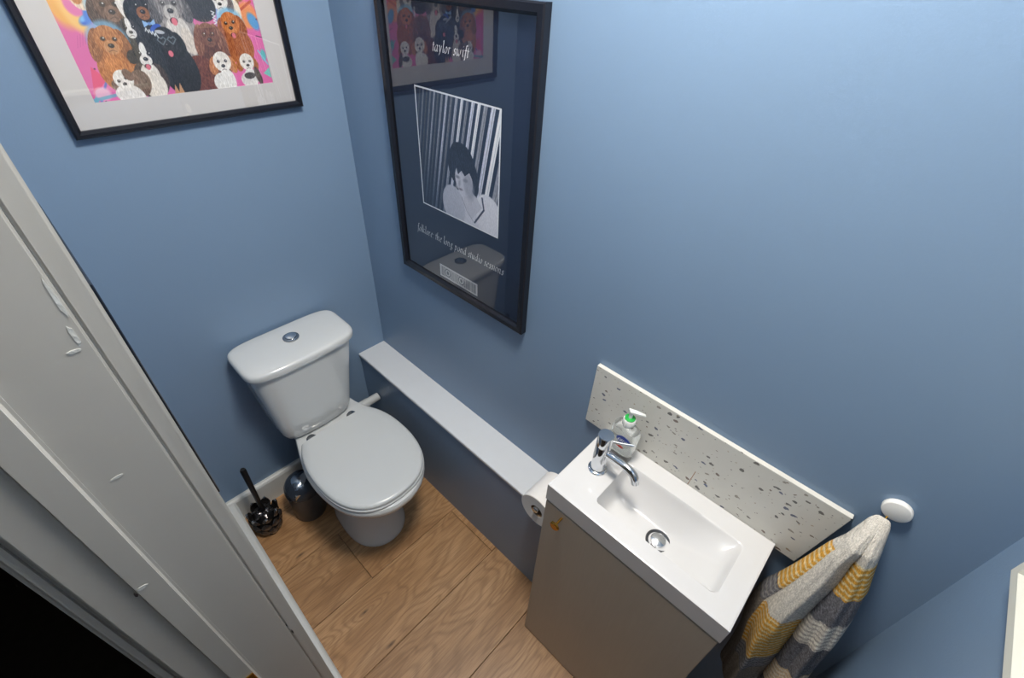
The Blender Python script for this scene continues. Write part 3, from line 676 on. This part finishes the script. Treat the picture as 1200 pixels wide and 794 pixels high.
cv.ell(158, 122, 12, 7, (54, 92, 190), .5)
dog(112, 123, 17, (54, 50, 52), (34, 32, 36), (224, 222, 220), blaze=(232, 230, 228), body=(44, 42, 44), droop=1.1)
dog(310, 124, 21, (196, 112, 50), (158, 82, 34), (206, 128, 66), tongue=True, body=(166, 90, 42), rot=.1, droop=1.6, glow=cy_, look=-.5)
dog(256, 104, 22, (112, 64, 46), (134, 84, 62), (124, 78, 58), droop=2.3, body=(98, 52, 36), nose=(44, 26, 24), eyec=(120, 80, 40))
for k in range(18): cv.line([(238 + 2.1 * k, 132 + 3 * math.sin(k * 2)), (240 + 2 * k, 120)], 1, (190, 150, 110), .6)
cv.ell(214, 26, 36, 44, (108, 50, 34), -.3, 18)
dog(68, 104, 24, (182, 116, 62), (150, 90, 44), (196, 140, 92), rot=-.08, droop=2.0, glow=cy_, body=(188, 118, 60), look=.35); cv.ell(60, 64, 15, 16, (204, 130, 66), 0, 16)
cv.ell(175, 46, 38, 56, (28, 28, 34), .15, 10)
dog(169, 99, 23, (30, 30, 36), (18, 18, 22), (44, 42, 46), tongue=True, droop=1.5, body=(26, 26, 32))
for sg in (-1, 1):
    hx_ = 171 + sg * 9.5; cv.line([(hx_, 93), (hx_ - 8, 102), (hx_ - 4, 107), (hx_, 104), (hx_ + 4, 107), (hx_ + 8, 102), (hx_, 93)], 2.2, (112, 124, 132))
cv.ell(163, 116, 9, 3.5, (190, 194, 200), -.2)
cv.line([(138 + 2.4 * k, 122 - 1.5 * k + (3.4 if k % 2 else -3.4)) for k in range(9)], 1.6, (232, 238, 240))
dog(119, 76, 21, (40, 36, 38), (28, 26, 28), (232, 228, 224), tongue=True, blaze=(236, 234, 230), chest=(232, 226, 218), body=(72, 56, 48), rot=-.1, droop=1.0, look=.2); cv.ell(118, 20, 22, 28, (230, 222, 212), .1, 14)
cv.ell(92, 26, 20, 26, (112, 88, 74), -.3, 16)
dog(66, 34, 18, (236, 232, 226), (122, 92, 76), (240, 234, 230), chest=(236, 232, 228), rot=.3, droop=1.0, look=-.8); cv.ell(76, 44, 8, 12, (112, 84, 70), .4, 14); cv.ell(62, 10, 20, 16, (234, 230, 226), 0, 12)
cv.poly([(150, 0), (156, 18), (160, 2), (166, 20), (170, 0)], (196, 150, 110))
dog(323, 47, 17, (236, 232, 226), (176, 104, 56), (240, 236, 232), chest=(228, 226, 224), droop=1.3, look=.2); cv.ell(318, 12, 18, 16, (226, 224, 222), 0, 14); cv.ell(322, 20, 13, 7, (70, 66, 70), 0, 12); cv.ell(342, 18, 7, 20, (84, 74, 70), .2, 12)
dog(268, 51, 20, (238, 232, 224), (200, 128, 74), (240, 236, 230), chest=(236, 234, 230), droop=1.5); cv.ell(258, 12, 20, 20, (232, 230, 226), 0, 14)
cv.line([(279 + (3 if k % 2 else -3), 150 - 3 * k) for k in range(9)], 1.8, (236, 240, 242))
cv.mesh('print', (-.566, -.0079, 1.434), (1, 0, 0), (0, 0, 1), M['print'], t)
MB().add([(-.612, -.0125, 1.386), (-.145, -.0125, 1.386), (-.145, -.0125, 1.758), (-.612, -.0125, 1.758)], [(0, 1, 2, 3)]).build('glass', M['pane'], t)
MB().box((-.614, -.001, 1.384), (-.143, -.007, 1.760)).build('backing', M['card'], t)

# ------------------------------------------------ music poster on the right wall (hangs a hair out of level)
t = thing('framed_poster', (0, -.4895, .944), 'tall black framed navy music poster with a square grey photo', 'poster')
PP = lambda u, v, d: (-d, -.2375 - u + (v - .35) * .004, .9415 + v + u * .012)
picture_frame(t, PP, .5035, .706, .021, .021, M['frame_black'])
MB().add([PP(.018, .018, .0075), PP(.4855, .018, .0075), PP(.4855, .688, .0075), PP(.018, .688, .0075)], [(0, 1, 2, 3)]).build('paper', M['navy'], t)
MB().add([PP(.016, .016, .001), PP(.4875, .016, .001), PP(.4875, .69, .001), PP(.016, .69, .001), PP(.016, .016, .007), PP(.4875, .016, .007), PP(.4875, .69, .007), PP(.016, .69, .007)], [(0, 3, 2, 1), (4, 5, 6, 7), (0, 1, 5, 4), (1, 2, 6, 5), (2, 3, 7, 6), (3, 0, 4, 7)]).build('backing', M['card'], t)
cp = Canvas(288, 290, (34, 46, 66))
# generic stand-in photo: leaning boards behind a plain seated figure
xx = cp.X + (cp.Y - 145) * -.22
edges = [0, 14, 26, 40, 52, 66, 80, 92, 108, 124, 140, 158, 176, 192, 212, 230, 252, 276, 300, 330, 360]
for k, (a, b_) in enumerate(zip(edges, edges[1:])):
    kx = .45 + .55 * min(1, k / 13); mid = (a + b_) / 2 - 30; wd = (b_ - a) * (.30 + .015 * k)
    dd = np.abs(xx - mid); br = kx * (150 + 50 * ((k * 7) % 3))
    cp.put((wd / 2 - dd) / 1.2 + .5, (br * .93, br * .94, br), 9); cp.put((1.2 - np.abs(xx - mid - wd * .12)) / 1 + .3, (br * .5,) * 3, 0, .6)
cp.put(np.clip((150 - cp.X) / 150, 0, 1) * np.clip((170 - cp.Y) / 150, 0, 1), (26, 38, 58), 4, .92)
cp.ell(190, 20, 88, 62, (188, 188, 196), -.25, 5, soft=3); cp.ell(128, 34, 42, 52, (168, 170, 180), .2, 5, soft=3); cp.ell(258, 40, 46, 60, (196, 196, 202), .5, 5, soft=3)
cp.poly([(160, 100), (196, 96), (232, 60), (196, 20), (170, 46)], (176, 176, 184), 4); cp.line([(232, 84), (238, 56), (206, 14)], 5, (60, 66, 84)); cp.line([(160, 66), (176, 36), (204, 12)], 1.6, (110, 114, 126), .7)
cp.ell(160, 140, 48, 54, (34, 42, 58), .1, 9, soft=2); cp.ell(154, 172, 30, 22, (30, 38, 54), 0, 8, soft=2); cp.ell(202, 122, 17, 40, (40, 48, 64), .2, 9, soft=2)
cp.ell(168, 108, 31, 38, (182, 182, 190), .25, 3, soft=2); cp.ell(186, 98, 18, 32, (140, 142, 154), .2, 4, alpha=.7, soft=8)
cp.poly([(136, 150), (148, 118), (160, 130), (172, 120), (188, 132), (204, 110), (208, 152), (170, 176)], (36, 44, 60), 8)
cp.ell(146, 112, 7, 3.5, (120, 122, 134), -.1, soft=4); cp.ell(174, 110, 8, 4, (124, 126, 138), .1, soft=4); cp.ell(152, 98, 4, 9, (150, 152, 162), -.2, soft=4); cp.ell(156, 84, 7, 2.6, (116, 112, 124), 0, soft=3)
for k in range(6): cp.line([(126 + 4 * k, 170 - k), (130 + 8 * k, 120 + 4 * (k % 2))], 1, (74, 84, 104), .5)
bd = 3.2; cp.put(((cp.X < bd) | (cp.X > 288 - bd) | (cp.Y < bd) | (cp.Y > 290 - bd)).astype(float), (206, 208, 214))
dU = Vector((0, -1, .012)); dV = Vector((0, .004, 1))
cp.A = np.clip((cp.A - 30) * 1.28 + 24, 0, 255)
cp.mesh('photo', PP(.1115, .2335, .0079), dU, dV, M['print'], t)
lettering('taylor swift', PP(.186, .600, .0079), dU, dV, .0125, .117, nib=.17).build('lettering', M['ink_white'], t)
lettering('folklore: the long pond studio sessions', PP(.074, .140, .0079), dU, dV, .0140, .349, nib=.15, slant=.12).build('lettering', M['ink_white'], t)
ce = Canvas(158, 39, (206, 208, 212))
for k in range(44):
    x = 6 + 3.35 * k
    if abs(x - 34) > 13 and abs(x - 92) > 13: ce.line([(x, 5), (x, 33)], random.choice([.9, 1.5, 2.1]), (40, 52, 72))
for x in (34, 92):
    ce.ell(x, 20, 13, 13, (60, 72, 92)); ce.ell(x, 20, 10, 10, (206, 208, 212)); ce.ell(x, 20, 5, 6, (60, 72, 92)); ce.line([(x - 16, 32), (x + 16, 32)], 1.5, (60, 72, 92)); ce.line([(x - 16, 8), (x + 16, 8)], 1.5, (60, 72, 92))
ce.put(((ce.X < 2) | (ce.X > 156) | (ce.Y < 2) | (ce.Y > 37)).astype(float), (222, 224, 226))
ce.mesh('barcode_strip', PP(.1685, .030, .0079), dU, dV, M['print'], t)
MB().add([PP(.018, .018, .0115), PP(.4855, .018, .0115), PP(.4855, .688, .0115), PP(.018, .688, .0115)], [(0, 1, 2, 3)]).build('glass', M['pane'], t)

# ------------------------------------------------ white picture frame on the front wall
t = thing('white_picture_frame', (-.30, YF, 1.135), 'white framed picture on the blue wall facing the toilet', 'picture')
PF = lambda u, v, d: (-.092 - u, YF + d, 1.135 + v)
picture_frame(t, PF, .40, .50, .022, .02, M['frame_cream'])
MB().box((-.118, YF + .001, 1.155), (-.478, YF + .008, 1.615)).build('mat_board', M['grey_mat'], t)
# ------------------------------------------------ slim black framed panel on the left wall
t = thing('wall_panel', (XL, -.42, .865), 'slim black edged panel on the blue wall beside the door frame', 'panel')
MB().box((XL + .0005, -.26, .875), (XL + .003, -.59, 1.338)).build('panel', M['bin_dark'], t)
PL = lambda u, v, d: (XL + d * .0078 / .02, -.25 - u, .865 + v)
picture_frame(t, PL, .35, .483, .014, .020, M['frame_black'])

# ================================================================== TOWEL AND HOOK
t = thing('towel_hook', (0, -1.545, 1.05), 'white round wall hook with a thin wire beside the splashback', 'hook')
MB().lathe([(.0195, -.0005), (.0205, -.002), (.0205, -.0085), (.0195, -.0105), (.0185, -.011)], (0, -1.5445, 1.051), 40, axis='x').build('disc', M['white_plain'], t)
MB().tube([(-.008, -1.5405, 1.036), (-.016, -1.539, 1.030), (-.024, -1.538, 1.024), (-.030, -1.538, 1.020)], .0013, 8).build('wire', M['brass'], t)

NS, NTT = 150, 260
zr = [(1.032, -1.531, -1.543), (1.029, -1.527, -1.547), (1.020, -1.523, -1.551), (.985, -1.515, -1.560), (.94, -1.504, -1.572), (.88, -1.496, -1.590), (.80, -1.484, -1.605), (.72, -1.472, -1.617), (.62, -1.474, -1.630), (.54, -1.487, -1.639), (.42, -1.500, -1.645), (.36, -1.505, -1.645)]
zz = np.array([q[0] for q in zr])[::-1]; yl = np.array([q[1] for q in zr])[::-1]; yr = np.array([q[2] for q in zr])[::-1]
S = np.linspace(0, 1, NS); TT = np.linspace(0, 1, NTT)
rng = np.random.RandomState(3)
P = np.zeros((NTT, NS, 3)); Cc = np.zeros((NTT, NS, 3))
cream, beige, dark, must, light = (232, 226, 216), (212, 190, 156), (104, 104, 110), (214, 158, 56), (208, 203, 194)
def bands(v, left):
    # v = distance down the cloth in metres
    st = (np.sin(v / .0135 * 2 * PI) > -.35)
    c = np.array(light, float) * np.ones(v.shape + (3,))
    def put(a, b_, A, B=None):
        m = (v >= a) & (v < b_)
        if B is None: c[m] = A
        else: c[m & st] = A; c[m & ~st] = B
    if left:
        put(0, .30, light); put(.30, .46, must, (226, 206, 160)); put(.46, .52, dark, (150, 148, 148)); put(.52, .9, (128, 120, 112))
    else:
        put(0, .075, light); put(.075, .165, must, (230, 208, 158)); put(.165, .25, dark); put(.25, .34, cream, (186, 180, 172)); put(.34, .46, dark); put(.46, .55, beige, (226, 216, 200)); put(.55, .7, dark)
    return c
for i, tt in enumerate(TT):
    z = 1.032 - .66 * tt; a = np.interp(z, zz, yl); b_ = np.interp(z, zz, yr); g = min(1, tt / .5); g2 = min(1, tt / .08)
    y = a + (b_ - a) * S
    lobeL = np.exp(-((S - .26) / .20) ** 2); lobeR = np.exp(-((S - .78) / .16) ** 2); valley = np.exp(-((S - .56) / .055) ** 2)
    ends = np.clip(S / .05, 0, 1) ** .5 * np.clip((1 - S) / .05, 0, 1) ** .5
    g3 = min(1, tt / .14); lobe = (1 - g3) * 1.1 * np.sin(PI * S) ** .6 + g3 * (.35 + .85 * lobeL + .62 * lobeR)
    dep = (.010 + .012 * g2 + .055 * g) * lobe * (.35 + .65 * ends)
    dep = dep * min(1, tt / .035) ** .5
    dep -= (.006 * g3 + .034 * g) * valley * g3
    fold = .0065 * g * np.sin(S * 21 + 2.2 * tt) + .004 * g * np.sin(S * 43 - 5 * tt + 1) + .003 * g * np.sin(9 * tt + 8 * S)
    # the left flap rolls over the valley
    y = y - .018 * g * np.exp(-((S - .45) / .07) ** 2) + .010 * g * np.exp(-((S - .62) / .06) ** 2)
    x0 = -.028 - .010 * g2 + .024 * g
    x = np.minimum(-.003, x0 - dep - fold + .012 * (1 - g2))
    hem = 0.0
    P[i, :, 0] = x; P[i, :, 1] = y + .002 * np.sin(14 * tt + 5 * S) * g; P[i, :, 2] = z + .02 * g * (S - .5) * 0 + .010 * g * np.sin(S * 9)
    v = .66 * tt
    vl = v + .10 * (S - .3) * g; vr = v + .06 * (S - .8) * g
    cl_ = bands(vl, True); cr_ = bands(vr, False); wmix = (S > .57)[:, None]; c = np.where(wmix, cr_, cl_)
    bk = (S < .10)[:, None]; c = np.where(bk, bands(vl + .225, True), c)
    fl_ = rng.rand(NS, 1); c = c * (.86 + .28 * fl_); isd = (c.mean(1, keepdims=True) < 112); c = np.where(isd, c * (.75 + .7 * rng.rand(NS, 1)), c)
    Cc[i] = c
me = bpy.data.meshes.new('hand_towel'); idx = np.arange(NS - 1)[None, :] + NS * np.arange(NTT - 1)[:, None]
me.from_pydata(P.reshape(-1, 3).tolist(), [], np.stack([idx, idx + 1, idx + NS + 1, idx + NS], -1).reshape(-1, 4).tolist())
at = me.color_attributes.new('Col', 'FLOAT_COLOR', 'POINT'); a = np.clip(Cc / 255, 0, 1); L = ((a + .055) / 1.055) ** 2.4
at.data.foreach_set('color', np.concatenate([L, np.ones((NTT, NS, 1))], -1).astype(np.float32).ravel())
me.polygons.foreach_set('use_smooth', [True] * len(me.polygons)); me.materials.append(M['towel'])
tw = bpy.data.objects.new('hand_towel', me); COL.objects.link(tw); md = tw.modifiers.new('thick', 'SOLIDIFY'); md.thickness = .004; md.offset = 0
tag(tw, 'grey and mustard striped hand towel hanging from the round hook', 'towel')
